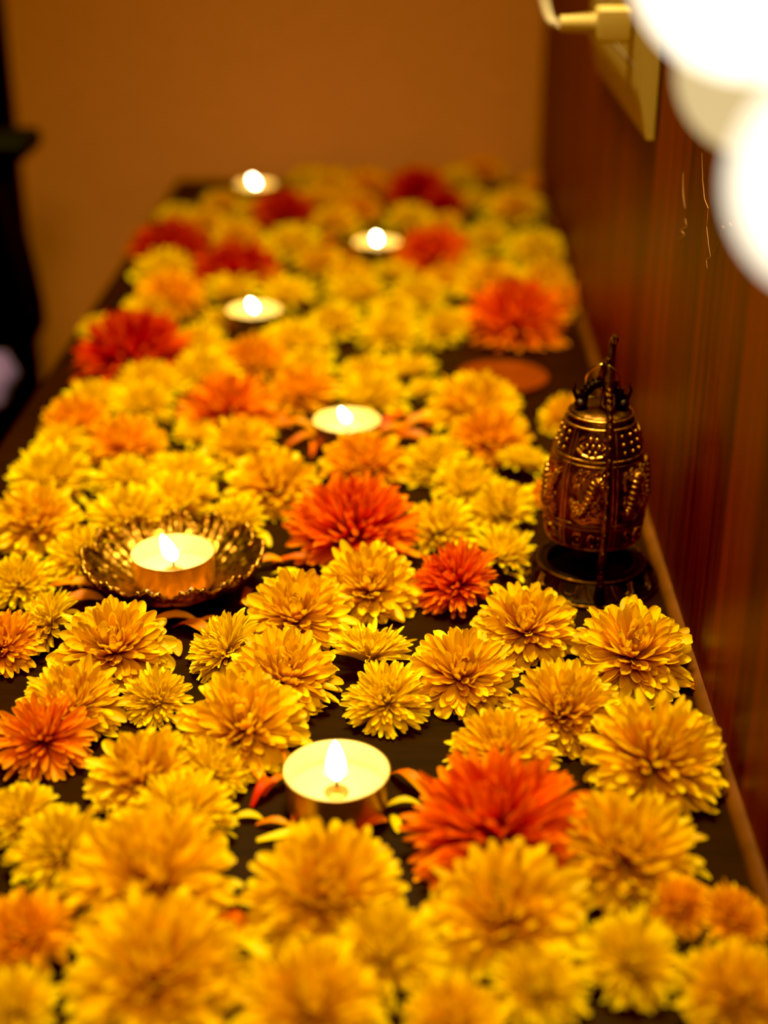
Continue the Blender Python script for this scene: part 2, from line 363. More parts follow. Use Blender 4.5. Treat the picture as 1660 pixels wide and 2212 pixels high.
exec_flowers = [
# px, py, width, kind, label, lean(optional)
(318,1885,385,'g','very large golden chrysanthemum in left foreground, behind the biggest blurred golden one',(.0,.35)),
(338,2085,400,'g','biggest golden chrysanthemum, blurred at the bottom left of the frame',(.05,.3)),
(45,2010,235,'o','orange gold chrysanthemum cut by left frame edge beside biggest golden one',(-.1,.3)),
(25,2165,200,'y','yellow chrysanthemum cut off in the bottom left corner',(-.1,.3)),
(710,1925,352,'g','large round golden chrysanthemum directly in front of the nearest tealight',(.08,.48)),
(395,1745,245,'y','bright lemon chrysanthemum between two large golden ones, left of nearest tealight',(.0,.2)),
(470,1655,175,'y','candlelit yellow chrysanthemum tilted right, tucked left of the nearest tealight',(.55,.15)),
(300,1665,250,'w','golden chrysanthemum with broad petals right of the rust orange bloom',(-.2,.35)),
(125,1825,235,'y','pale lemon chrysanthemum near left edge, in front of another lemon one',(-.1,.4)),
(40,1755,180,'y','small lemon chrysanthemum cut by left edge below the rust orange bloom',(-.1,.3)),
(670,2165,330,'g','blurred golden chrysanthemum at bottom centre of the frame',(.0,.35)),
(835,2050,290,'y','blurred lemon chrysanthemum in front of the round golden one at bottom centre',(.1,.3)),
(985,2205,240,'g','golden chrysanthemum cut by the bottom edge, right of centre',(.05,.3)),
(1090,1960,352,'w','large golden chrysanthemum just below the big orange red bloom',(-.15,.4)),
(1165,2125,235,'y','yellow chrysanthemum at bottom, below the large golden one right of centre',(.1,.3)),
(1370,2070,245,'y','blurred yellow chrysanthemum with orange centre near the bottom right',(.05,.45)),
(1600,2140,265,'g','golden chrysanthemum cut off in the bottom right corner',(.0,.4)),
(1470,1960,150,'o','small orange gold chrysanthemum lying sideways near the bottom right',(-.3,.7)),
(1595,1978,165,'o','rumpled orange gold chrysanthemum at right frame edge above bottom corner',(.4,.3)),
(1360,1830,330,'g','large golden chrysanthemum with orange centre, right of the big orange red bloom',(.05,.4)),
(1425,1625,325,'g','big sharp golden chrysanthemum near wood panel, second bloom from panel bead',(.08,.5)),
(1085,1608,245,'g','bright golden chrysanthemum partly hidden behind the big orange red bloom',(-.1,.2)),
(1062,1765,395,'r','big orange red chrysanthemum right of the nearest tealight',(-.25,.25)),
(1218,1525,250,'g','golden chrysanthemum diagonally left of and behind big sharp one by panel',(-.05,.55)),
(1373,1398,268,'w','loose broad petalled golden chrysanthemum by panel, just in front of the bell',(.05,.5)),
(1140,1345,228,'w','golden chrysanthemum with neat petals before the bell base, right of tilted red one',(-.02,.5)),
(997,1448,238,'w','golden chrysanthemum in focus between brightest lemon bloom and neat golden one',(.02,.55)),
(832,1505,190,'y','brightest lemon chrysanthemum lit by candle just behind the nearest tealight',(-.15,.55)),
(803,1393,190,'f','flattened lemon chrysanthemum seen from its side behind the brightest lemon bloom',(.1,-.25)),
(615,1450,250,'w','wide golden chrysanthemum in middle of table behind the candlelit loose one',(.1,.45)),
(643,1318,240,'w','golden chrysanthemum just right of and before the lotus dish',(.05,.5)),
(470,1395,190,'y','lemon chrysanthemum standing on its side before the lotus dish',(-.85,.35)),
(525,1555,282,'w','candlelit golden chrysanthemum with long loose petals, left of nearest tealight',(.0,.5)),
(335,1505,158,'y','small pale button chrysanthemum right of the rust orange bloom',(-.05,.6)),
(242,1388,256,'w','golden chrysanthemum with long petals directly in front of lotus dish on its left',(.05,.5)),
(150,1510,242,'g','golden chrysanthemum immediately behind the rust orange bloom',(.0,.3)),
(90,1580,232,'s','rust orange chrysanthemum with drooping petals near left frame edge',(.0,.3)),
(0,1385,175,'o','golden orange chrysanthemum cut by left edge beside small sideways yellow one',(.0,.5)),
(88,1338,165,'y','small yellow chrysanthemum on its side at left, left of long petalled golden one',(-.9,.3)),
(42,1250,155,'y','small yellow chrysanthemum at left edge, level with lotus dish',(.1,.4)),
(75,1120,200,'w','golden chrysanthemum with drooping petals at left edge behind the lotus dish',(.05,.6)),
(172,1195,165,'y','yellow chrysanthemum touching the left side of lotus dish',(-.2,.5)),
(275,1108,200,'y','wide yellow chrysanthemum directly behind lotus dish on its left',(.0,.3)),
(385,1072,200,'f','flat yellow chrysanthemum seen edge on behind the lotus dish',(.05,.05)),
(503,1120,142,'y','small yellow chrysanthemum behind lotus dish at its right',(-.3,.4)),
(590,1042,206,'w','pale golden chrysanthemum left of the round red bloom',(.0,.55)),
(765,1120,284,'r','round red chrysanthemum in the middle of the table with orange tipped petals',(.05,.3)),
(800,1258,222,'w','golden chrysanthemum in front of the round red bloom',(.1,.55)),
(972,1245,205,'r','dark red chrysanthemum tilted onto its side left of the bell',(-.6,.3)),
(945,1130,172,'y','pale yellow chrysanthemum right of the round red bloom',(-.1,.3)),
(1080,1098,152,'y','yellow chrysanthemum facing left, tipped up beside the bell',(-.35,.75)),
(1092,1185,155,'f','flat pale yellow chrysanthemum touching the left of bell base',(.3,.2)),
(1012,1045,158,'y','spiky lemon chrysanthemum left of the bell, behind tipped up yellow one',(.1,.4)),
(935,992,152,'y','lemon chrysanthemum two blooms left of the bell shoulder',(-.25,.4)),
(782,992,188,'o','orange gold chrysanthemum between the third tealight and round red bloom',(-.05,.35)),
(1135,992,126,'f','flat lemon chrysanthemum seen edge on at the left shoulder of bell',(.2,-.05)),
(1060,938,182,'o','orange gold chrysanthemum left of bell, in front of its golden neighbour',(.05,.4)),
(1030,868,198,'g','golden chrysanthemum in front of the flat red brown disc',(.1,.35)),
(915,838,90,'f','small flat lemon chrysanthemum left of the flat red brown disc',(-.2,.05)),
(882,790,126,'f','flat yellow chrysanthemum seen edge on at bare patch of table',(.0,-.05)),
(805,848,160,'y','yellow chrysanthemum just behind the third tealight at right',(.0,.25)),
(792,800,122,'y','yellow chrysanthemum behind the one touching the third tealight',(.0,.2)),
(652,835,148,'o','orange gold chrysanthemum behind the third tealight at left',(.0,.3)),
(488,868,228,'s','wide orange red chrysanthemum spread open left of the third tealight',(-.05,.15)),
(550,768,146,'o','round orange chrysanthemum in front of the fourth tealight',(.0,.3)),
(428,735,122,'y','yellow chrysanthemum right of the red bloom on the left table edge',(.1,.2)),
(440,795,145,'y','dull yellow chrysanthemum left of the round orange one',(.1,.3)),
(318,818,140,'y','tall yellow chrysanthemum in front of red bloom on the left table edge',(.0,.25)),
(312,868,135,'y','yellow chrysanthemum before the tall yellow one near left table edge',(.1,.45)),
(195,858,142,'y','pale yellow chrysanthemum at left table edge, in front of the red bloom',(-.1,.2)),
(160,903,162,'o','orange gold chrysanthemum on the left table edge',(-.05,.3)),
(128,950,122,'y','low yellow chrysanthemum on left table edge, before the orange gold one',(-.1,.2)),
(268,955,182,'o','orange gold chrysanthemum with one long petal, left part of table',(-.05,.3)),
(108,1022,202,'y','wide lemon chrysanthemum nearest the left table edge',(-.05,.35)),
(268,1030,135,'y','spiky lemon chrysanthemum right of the wide one by left table edge',(-.05,.5)),
(400,1012,162,'f','flat lemon chrysanthemum seen edge on over a dark gap, left half of table',(.05,.0)),
(425,933,112,'f','small flat golden chrysanthemum just left of a dark gap in the flowers',(.0,.15)),
(520,955,160,'g','golden chrysanthemum in front of the wide orange red one',(.0,.35)),
(275,745,236,'r','large red chrysanthemum on the left table edge',(-.15,.3),0.0,'d'),
(208,700,80,'y','small yellow chrysanthemum peeking out behind large red one on left edge',(-.2,.1)),
(322,662,112,'y','yellow chrysanthemum right behind the large red bloom on left edge',(.1,.15)),
(368,632,150,'o','orange chrysanthemum left of the fourth tealight',(.1,.35)),
(352,575,132,'y','yellow chrysanthemum near left table edge below the flattened red pair',(-.05,.2)),
(368,520,168,'r','flat dark red chrysanthemum at left table edge, far half',(.0,.1),0.0,'d'),
(508,572,178,'r','flat red chrysanthemum behind the fourth tealight',(.0,.1),0.0,'d'),
(383,462,88,'y','lemon chrysanthemum at far left table edge behind flat dark red one',(.0,.2)),
(478,438,95,'g','golden chrysanthemum left of the farthest tealight',(.0,.2)),
(440,480,105,'g','golden chrysanthemum right behind the flat dark red one',(.0,.2)),
(545,448,80,'y','yellow chrysanthemum below the farthest tealight',(.0,.2)),
(612,448,132,'r','deep red chrysanthemum right of and below the farthest tealight',(.0,.2),0.0,'d'),
(628,522,128,'y','pale yellow chrysanthemum in front of deep red one near far tealight',(.0,.35)),
(515,508,116,'g','golden chrysanthemum behind the flat red one of the far half',(.0,.25)),
(500,622,122,'f','flat yellow chrysanthemum just behind the fourth tealight at left',(.0,.1)),
(624,632,134,'f','bright flat yellow chrysanthemum just behind fourth tealight at right',(.0,.15)),
(640,735,160,'y','yellow chrysanthemum right of and before the fourth tealight',(.1,.3)),
(662,785,112,'y','small yellow chrysanthemum right of the round orange one',(.0,.25)),
(718,692,124,'y','yellow chrysanthemum behind a dark gap at table centre',(-.1,.3)),
(840,712,134,'y','round pale yellow chrysanthemum at the edge of bare table patch',(.0,.4)),
(955,702,116,'y','oval lemon chrysanthemum tilted left, beside the red bloom by panel',(-.4,.4)),
(772,625,132,'y','yellow chrysanthemum in middle of the far half, below fifth tealight',(.0,.2)),
(905,632,126,'y','yellow chrysanthemum left of the red bloom by panel, upper one',(.0,.2)),
(850,670,114,'y','yellow chrysanthemum hidden between three yellow ones left of panel side red bloom',(.0,.2)),
(1113,668,216,'r','big red chrysanthemum close to the panel behind bare table patch',(.0,.3)),
(1218,640,112,'o','orange gold chrysanthemum squeezed between red bloom and the panel',(.0,.2)),
(1058,598,132,'g','golden chrysanthemum just behind the big red bloom by panel',(-.1,.25)),
(1165,535,148,'y','large yellow chrysanthemum against the panel in the far half',(.1,.25)),
(1185,595,120,'g','golden chrysanthemum against the panel behind the big red bloom',(.1,.2)),
(1055,510,105,'y','yellow chrysanthemum between the far orange red bloom and panel',(.0,.3)),
(1112,440,118,'g','tall golden chrysanthemum near the far end by panel',(.0,.3)),
(1162,398,80,'o','dull orange chrysanthemum in the far corner touching panel',(.0,.2)),
(935,540,160,'r','orange red chrysanthemum right of the fifth tealight',(-.1,.3)),
(895,402,130,'r','bright red chrysanthemum at the far end of table',(-.3,.3),0.0,'d'),
(965,432,95,'r','dark red chrysanthemum lying right of the bright red far one',(.2,.2),0.0,'d'),
(985,385,86,'y','yellow chrysanthemum at the far end, right of bright red one',(-.1,.2)),
(1042,368,90,'o','orange chrysanthemum at far end against the back wall near panel',(.0,.2)),
(885,468,108,'y','yellow chrysanthemum behind the fifth tealight at its right',(.0,.2)),
(962,482,80,'g','small golden chrysanthemum behind the far orange red bloom',(.0,.2)),
(780,448,96,'o','orange chrysanthemum directly behind the fifth tealight',(.0,.2)),
(712,395,95,'g','golden chrysanthemum at far end, second from the farthest tealight',(.0,.2)),
(795,395,98,'o','orange gold chrysanthemum at far end left of the bright red one',(.0,.2)),
(660,383,80,'y','yellow chrysanthemum at far end nearest to the farthest tealight',(-.3,.1)),
(725,478,104,'g','golden chrysanthemum left of and behind the fifth tealight',(.0,.25)),
(680,430,98,'g','golden chrysanthemum right of the deep red one at far end',(.0,.2)),
(745,428,96,'g','golden chrysanthemum in the second far row, middle of table',(.0,.2)),
(858,588,104,'f','flat yellow chrysanthemum just in front of the fifth tealight',(.15,.1)),
(758,590,108,'g','golden chrysanthemum front left of the fifth tealight',(.0,.2)),
(1002,570,108,'y','yellow chrysanthemum right of the far orange red bloom',(.0,.2)),
(958,600,92,'g','golden chrysanthemum in front of the far orange red bloom',(.0,.2)),
(1032,430,86,'y','yellow chrysanthemum right of the dark red one at far end',(.2,.2)),
(572,600,90,'g','small golden chrysanthemum right end of the flat red one, behind fourth tealight',(.0,.2)),
(690,560,105,'g','dull golden chrysanthemum left of the fifth tealight, front row',(.0,.2)),
(480,690,95,'y','dim yellow chrysanthemum left of the fourth tealight',(.0,.2)),
(1218,895,122,'g','golden chrysanthemum half hidden behind the bell top',(-.45,.55)),
(1185,1062,95,'o','orange gold chrysanthemum mostly hidden behind the bell waist',(-.3,.4)),
]
for it in exec_flowers: flower(*it)

# ------------------------------------------------------------------ loose petals
def petal(px, py, lpx, ang, colr, label, arch=.25, wid=.34, z=0.0, twist=.3):
    rng = np.random.default_rng(int(px * 3 + py * 5 + lpx))
    c, dep = at(px, py, .003 + z); L = lpx * dep / FPX
    SN, KN = 8, 5; s = np.array([0, .2, .42, .62, .78, .89, .96, 1.0]); cc = np.linspace(-1, 1, KN)
    pr = (.35 + .65 * np.clip(s / .6, 0, 1)) * np.sqrt(np.clip(1 - (np.clip(s - .6, 0, 1) / .405) ** 2, 0.01, 1))
    w = L * wid * pr
    X = (s[:, None] - .5) * L + 0 * cc[None]; Y = cc[None] * w[:, None] * .5 + (rng.normal(0, .12) * L * s ** 2)[:, None]
    Z = arch * L * np.sin(PI * s * .9)[:, None] + (cc[None] ** 2) * w[:, None] * .22 + twist * (s[:, None] - .3) * Y * rng.choice([-1, 1])
    a = math.radians(ang); ca, sa = math.cos(a), math.sin(a)
    V = np.stack([X * ca - Y * sa, X * sa + Y * ca, Z - Z.min() + .0004 + z], -1)[None]
    col = np.zeros((1, SN, KN, 4), np.float32); col[..., 0] = s[None, :, None]; col[..., 1] = .8; col[..., 2] = rng.random(); col[..., 3] = 1
    return tag(np_mesh('petal', V, col, PM[colr], None, Vector((c.x, c.y, 0))), label, 'petal', 'loose flower petals')
LP = [
(612,1800,115,8,'y','broad pale petal lying flat in front of the nearest tealight',.06),
(592,1772,80,-5,'s','curled red and cream petal touching front left of the nearest tealight',.2),
(570,1708,90,60,'r','upright red petal at the left of the nearest tealight',.35),
(598,1690,80,48,'s','cream brown petal leaning against left side of the nearest tealight',.3),
(548,1668,85,-62,'s','rust petal hanging below the candlelit yellow bloom, left of nearest tealight',.3),
(528,1755,75,20,'y','thin yellow petal left of the nearest tealight, lowest of its cluster',.15),
(640,1762,60,65,'s','small rust petal pressed against the nearest tealight front left',.25),
(875,1685,105,-52,'s','folded orange petal right of the nearest tealight',.3),
(868,1728,80,12,'y','yellow petal under the folded orange one, right of nearest tealight',.2),
(856,1768,70,-70,'y','short pale petal beside the big orange red bloom, right of tealight',.15),
(805,1782,85,30,'r','red petal lying at front right foot of the nearest tealight',.25),
(750,1788,60,-20,'r','small red petal at the front foot of the nearest tealight',.2),
(590,1625,95,-75,'s','thin curled petal stalk behind left of the nearest tealight',.3),
(505,1990,130,-60,'s','long rust petal right of biggest golden bloom, upper one',.2),
(530,2040,130,-55,'y','long pale petal right of biggest golden bloom, lower one',.2),
(470,1985,80,-50,'r','short red petal right of biggest golden bloom, hugging its edge',.25),
(155,1265,120,-8,'s','rust petal poking out under the left rim of lotus dish',.15),
(165,1298,120,18,'s','second rust petal left of lotus dish, nearer the viewer',.15),
(365,1345,120,5,'s','rust petal lying in front of the lotus dish foot',.2),
(412,1358,100,-32,'s','broad orange petal in front of the lotus dish, pointing right',.25),
(376,1392,80,-70,'s','narrow petal hanging towards the viewer in front of lotus dish',.2),
(452,1335,70,10,'s','short dark petal under front rim of the lotus dish',.15),
(640,1212,110,-15,'s','orange petal right of the lotus dish, farthest of its trio',.15),
(625,1240,90,-30,'y','pale narrow petal right of the lotus dish, middle of its trio',.2),
(665,1248,70,-10,'r','red petal right of the lotus dish beneath golden bloom',.2),
(575,1215,80,30,'s','rust petal against the right rim of lotus dish',.25),
(560,1160,90,-50,'y','yellow petal behind right rim of the lotus dish',.2),
(372,1118,90,-65,'s','rust petal standing in dark gap behind the lotus dish',.3),
(540,1280,70,65,'s','dark rust petal under right front rim of the lotus dish',.2),
(855,905,90,35,'r','red petal just right of the third tealight',.2),
(905,925,110,25,'s','rust petal right of third tealight, largest of its heap',.3),
(930,900,70,70,'r','short red petal on top of heap right of third tealight',.3),
(880,950,100,-15,'s','rust petal at front of the heap right of third tealight',.2),
(840,935,90,10,'s','brown petal touching right front of the third tealight',.2),
(915,955,70,-40,'r','red petal at right front of the heap by third tealight',.2),
(635,925,100,-15,'s','brown petal left of the third tealight',.25),
(660,950,90,25,'s','brown petal front left of the third tealight',.2),
(615,900,70,50,'s','short brown petal left of the third tealight, farthest one',.2),
(680,965,55,80,'r','tiny red petal in front of the third tealight',.3),
(590,915,80,-30,'s','brown petal between golden bloom and third tealight',.2),
(470,700,70,30,'s','brown petal left of the fourth tealight',.2),
(500,715,70,-20,'s','brown petal front left of the fourth tealight',.2),
(455,680,50,70,'r','red petal left of the fourth tealight beside dim yellow bloom',.2),
(560,720,60,15,'s','brown petal in front of the fourth tealight',.2),
(735,545,70,20,'s','brown petal left of the fifth tealight',.2),
(760,560,80,-10,'s','brown petal front left of the fifth tealight',.2),
(715,520,60,60,'r','red petal left of the fifth tealight, behind the brown ones',.2),
(450,895,70,75,'y','pale petal standing up before the wide orange red bloom',.4),
(1478,1478,80,-25,'s','thin petal touching the panel bead near loose broad petalled bloom',.15),
(1115,1240,55,-50,'y','pale thin petal in dark shadow left of the bell base',.15),
(1350,1905,70,10,'s','orange petal poking out below the large golden bloom at right',.2),
]
for a in LP: petal(a[0], a[1], a[2], a[3], a[4], a[5], a[6])

# ------------------------------------------------------------------ tealights
def tealight(px, py, label, z0=0.0, lean=(0, 0), flame_h=.0165, wl=.44, fr=.0033):
    r, h = .0188, .0158
    c, _ = at(px, py, z0 + h)
    e = thing('tealight', label, 'candle', (c.x, c.y, z0), 'tealights on the table')
    b = MB(); n = 64
    prof = [(0, 0), (r * .90, 0), (r * .945, .0006), (r * .95, .0012), (r * .985, h * .93), (r * 1.0, h * .965), (r * 1.015, h * .985), (r * 1.015, h), (r * .985, h * 1.0), (r * .97, h * .97), (r * .94, .0015), (r * .9, .0009), (0, .0009)]
    rows = []
    for k, (rr, zz) in enumerate(prof):
        row = []
        for j in range(n):
            a = 2 * PI * j / n
            q = rr * (1 + (.010 * math.sin(17 * a + 2 * math.sin(3 * a)) + .006 * math.sin(9 * a) if 3 <= k <= 4 else 0))
            row.append((q * math.cos(a), q * math.sin(a), zz))
        rows.append(row)
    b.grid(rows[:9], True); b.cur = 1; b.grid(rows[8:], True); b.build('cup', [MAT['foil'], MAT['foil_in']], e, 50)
    b = MB(); zl = h * wl
    b.lathe([(0, .0011), (r * .93, .0016), (r * .95, zl + .0012), (r * .93, zl + .0004), (r * .86, zl - .0002), (r * .62, zl - .0005), (r * .56, zl - .0009), (r * .3, zl - .0010), (.0018, zl - .0009), (0, zl - .0008)], 48)
    b.build('wax', MAT['wax'], e, 60)
    b = MB(); b.lathe([(0, zl - .0012), (.0046, zl - .0012), (.0044, zl - .0004), (.0016, zl - .0001), (.0013, zl + .0012), (0, zl + .0013)], 24); b.build('wick_holder', MAT['foil'], e)
    b = MB(); b.tube([(0, 0, zl), (.0001, 0, zl + .003), (.0005 + lean[0] * .1, 0, zl + .0052), (.0011 + lean[0] * .1, -.0002, zl + (.0066 if c.y < .7 else .0095))], [.0006, .0006, .00055, .0004], 8); b.build('wick', MAT['wick'], e)
    b = MB(); rows = []
    N_ = 18
    for k in range(N_ + 1):
        t = k / N_
        rr = fr * (math.sin(PI * min(t / .32, 1) / 2) ** .8 if t < .32 else (1 - ((t - .32) / .68) ** 1.7) ** .85)
        cx, cy = lean[0] * t ** 1.2, lean[1] * t ** 1.2
        rows.append([(cx + max(rr, 2e-5) * math.cos(2 * PI * j / 20), cy + max(rr, 2e-5) * math.sin(2 * PI * j / 20), zl + (.0042 if c.y < .7 else .0078) + flame_h * t) for j in range(20)])
    b.grid(rows, True); b.build('flame', MAT['flame_far' if c.y > .7 else 'flame'], e)
    return e, c
tealight(727, 1662, 'nearest tealight, burning in a gold cup in the sharp foreground', 0, (-.0003, 0), .0165)
tealight(750, 906, 'third tealight from the front, at mid table behind the round red bloom', .001, (-.0035, 0), .0075, .44, .0023)
tealight(550, 668, 'fourth tealight from the front, left of centre in the far half', .001, (-.003, 0), .0075, .44, .0023)
tealight(815, 522, 'fifth tealight from the front, left of the far orange red bloom', .001, (-.0008, 0), .0075, .44, .0023)
tealight(553, 398, 'farthest tealight, at the far left end of the table', .001, (-.004, 0), .0075, .44, .0023)
ZD = .0042
_, cd = tealight(373, 1192, 'second tealight from the front, standing in the gold lotus dish', ZD, (-.0045, 0), .0135)

# ------------------------------------------------------------------ lotus dish
e = thing('lotus_dish', 'small antique gold lotus shaped dish holding the second tealight', 'dish', (cd.x, cd.y, 0))
NP = 13
def dish_pt(r, th, under=False):
    a = (th * NP / (2 * PI)) % 1.0 * 2 - 1                       # -1..1 inside a petal
    t = max(0, (r - .019) / .0205)
    z = .0032 + .0125 * max(0, (r - .0185) / .021) ** 1.15
    rim = 1 + .11 * (math.sqrt(max(0, 1 - a * a)) - .6) * t ** 2
    rr = r * rim
    if not under and t > 0:
        k = t * (1 - .15 * t)
        z += k * (.0016 * (1 - abs(a)) ** 1.0 - .0012 * math.exp(-((abs(a) - .98) / .10) ** 2))
        z += .0010 * k * math.exp(-((abs(a) - .72 * (1 - t * .35)) / .09) ** 2)
        z += .0007 * k * math.cos(a * 11) * (1 if abs(a) < .55 else 0)
        z += .0006 * math.sin(t * 26) * k * (1 if abs(a) < .5 else 0)
    if t > .8: z += .0030 * (t - .8) / .2 * math.cos(a * PI / 2)
    return (rr * math.cos(th), rr * math.sin(th), z - (.0016 if under else 0))
b = MB(); n = NP * 24
rs = [0.0005, .008, .015, .0185] + [.0185 + .021 * k / 18 for k in range(1, 19)]
rows = [[dish_pt(r, 2 * PI * j / n) for j in range(n)] for r in rs]
rows += [[dish_pt(r, 2 * PI * j / n, True) for j in range(n)] for r in reversed(rs)]
b.grid(rows, True); b.build('bowl', MAT['gold'], e, 70)
b = MB(); pts = []
for j in range(n + 1):
    p = Vector(dish_pt(.0394, 2 * PI * j / n)); a = (j / 24) % 1 * 2 - 1
    p.z += .0002; pts.append(p)
b.tube(pts, [.00085 + .00045 * (1 - abs((j / 24) % 1 * 2 - 1)) + .00025 * math.sin(j * 2.1) for j in range(n + 1)], 8, cap=False); b.build('rim', MAT['gold'], e, 80)
b = MB(); b.lathe([(0, .0), (.0165, 0), (.018, .0007), (.0165, .0022), (.0, .0024)], 48); b.build('foot', MAT['gold'], e)

# ------------------------------------------------------------------ bell stand and bell
BC, bdep = at(1297, 1232, .004)
BR = 146 * bdep / FPX
BC.x = min(BC.x, XR - .0040 - BR)
st = thing('bell_stand', 'dark bronze lotus pedestal with upright beaded arch holding the bell', 'bell stand', (BC.x, BC.y, 0))
b = MB(); k_ = BR
b.lathe([(0, 0), (k_ * .98, 0), (k_, .0012), (k_ * .985, .0030), (k_ * .93, .0045), (k_ * .92, .0052), (k_ * .82, .0085), (k_ * .80, .0098), (k_ * .74, .0103), (k_ * .70, .0098), (k_ * .66, .0104), (k_ * .62, .0098), (k_ * .60, .0060), (k_ * .3, .0052), (0, .0052)], 72)
b.build('pedestal', MAT['dark'], st, 30)
b = MB()
for q in range(14):                                     # lotus petal reliefs round the pedestal
    a0 = 2 * PI * (q + .5) / 14
    for scl, rad in ((1, .00055), (.62, .0004)):
        pts = []
        for m_ in range(13):
            u = -1 + 2 * m_ / 12; hh = math.sqrt(max(0, 1 - abs(u) ** 2.6))
            r_ = k_ * (.835 + .125 * hh * scl + (1 - scl) * .02); zz = .0092 - (.0062 * hh * scl) - (1 - scl) * .001
            aa = a0 + u * .20 * scl; pts.append((r_ * math.cos(aa), r_ * math.sin(aa), zz))
        b.tube(pts, rad, 6)
b.torus((0, 0, .0101), k_ * .79, .0006, n=60); b.torus((0, 0, .0012), k_ * .99, .0008, n=60)
o = b.build('lotus_relief', MAT['bronze'], st); 
# arch standing in the vertical plane that runs towards the viewer
FR = .0285; ZT = .128
def archp(t):                                           # t 0 front foot .. 1 rear foot
    if t < .12: u = t / .12; return Vector((.001, -FR * (1.02 + .02 * math.sin(u * PI)), .008 + u * .012))
    if t > .88: u = (1 - t) / .12; return Vector((.001, FR * (1.02 + .02 * math.sin(u * PI)), .008 + u * .012))
    u = (t - .12) / .76 * PI
    y = -math.cos(u) * FR * (1.04 if True else 1)
    z = .020 + (.0750) * math.sin(u) ** .78
    return Vector((.001 + .0012 * math.sin(u), y, z))
b = MB(); AR = [archp(k / 90) for k in range(91)]
b.tube(AR, [.0016 + .0003 * math.sin(k * 1.3) for k in range(91)], 8)
for k in range(3, 88):
    if k % 2 == 0:
        p = AR[k]; out = Vector((0, p.y, p.z - .045)).normalized()
        b.ball(p + out * .0013, .0012 if k % 4 else .0015, 5)
        b.ball(p - out * .0011 + Vector((.0006, 0, 0)), .0009, 5)
b.build('arch', MAT['bronze'], st)
b = MB()                                               # curled crest on top of the arch
top = archp(.5)
b.tube([top + Vector((0, -.006, -.002)), top + Vector((0, -.003, .004)), top + Vector((.0005, .000, .009)), top + Vector((.001, .002, .014)), top + Vector((.0015, .0035, .0185)), top + Vector((.002, .002, .0215)), top + Vector((.002, -.0005, .0215)), top + Vector((.0018, -.0015, .0195))], [.0019, .0024, .0021, .0018, .0016, .0017, .0015, .0008], 8)
b.tube([top + Vector((-.001, .004, -.003)), top + Vector((-.0025, .002, .002)), top + Vector((-.0030, -.001, .007)), top + Vector((-.0018, -.001, .011)), top + Vector((-.0008, .0, .0135))], [.0016, .0019, .0015, .0012, .0006], 8)
for q in range(6): b.ball(top + Vector((-.0026 + .0004 * q, -.001, -.001 + .0026 * q)), .0011, 5)
b.tube([top + Vector((0, .001, -.001)), top + Vector((-.001, 0, -.005)), top + Vector((-.002, -.002, -.0085)), top + Vector((-.0005, -.004, -.0095))], [.0014, .0015, .0012, .0007], 8)
b.build('crest', MAT['bronze'], st)
b = MB()
b.tube([(0, FR * 1.0, .0075), (0, FR, .014)], [.0026, .0018], 10); b.build('foot_clamp', MAT['dark'], st)
b = MB(); b.tube([(.001, -FR * 1.02, .003), (.001, -FR * 1.02, .011)], [.0030, .0018], 10); b.build('foot_clamp', MAT['dark'], st)

ZB = .0235                                             # height of the bell mouth
bell = thing('bell', 'engraved bronze temple bell with dragon relief hanging in the stand', 'bell', (BC.x, BC.y, ZB)); bell.scale = (.93, .93, 1.05)
prof = [(0.0, .0215), (.0010, .0226), (.0060, .0236), (.0120, .0242), (.0200, .0243), (.0280, .0237), (.0360, .0223), (.0430, .0204), (.0500, .0180), (.0545, .0162), (.0570, .0150), (.0580, .0138), (.0583, .0080), (.0584, .0002)]
BH = 1.0
def rad_at(z):
    for (z0, r0), (z1, r1) in zip(prof, prof[1:]):
        if z <= z1: 
            t = (z - z0) / (z1 - z0 + 1e-9); return r0 + (r1 - r0) * t
    return .001
b = MB(); b.lathe([(.0190, .0030), (.0205, .0002)] + [(r, z) for z, r in prof], 80)
b.lathe([(.0190, .0030), (.0195, .03), (.0140, .05), (.0002, .054)], 48)
b.build('bell_body', MAT['bronze'], bell, 40)
def bp(th, z, off=0.0): r = rad_at(z) + off; return Vector((r * math.cos(th), r * math.sin(th), z))
def dense(pts, m=5):
    out = []
    for i in range(len(pts) - 1):
        for k in range(m):
            t = k / m; out.append((pts[i][0] + (pts[i + 1][0] - pts[i][0]) * t, pts[i][1] + (pts[i + 1][1] - pts[i][1]) * t))
    out.append(pts[-1]); return out
b = MB()                                               # raised bands
for z, r in ((.0012, .0007), (.0108, .0007), (.0128, .0005), (.0408, .0006), (.0388, .0004), (.0535, .0006), (.0566, .0006)):
    b.torus((0, 0, z), rad_at(z) + .0001, r, n=72, m=8)
TH0 = -PI / 2 - .78
bars = [TH0 + k * PI / 3 for k in range(6)]
for th in bars:
    for d_ in (-.045, .045): b.tube([bp(th + d_ * .0225 / rad_at(z), z, .0001) for z in np.linspace(.0012, .0535, 24)], .0005, 6)
b.build('band', MAT['bronze_hi'], bell)
b = MB()                                               # cast relief
random.seed(3)
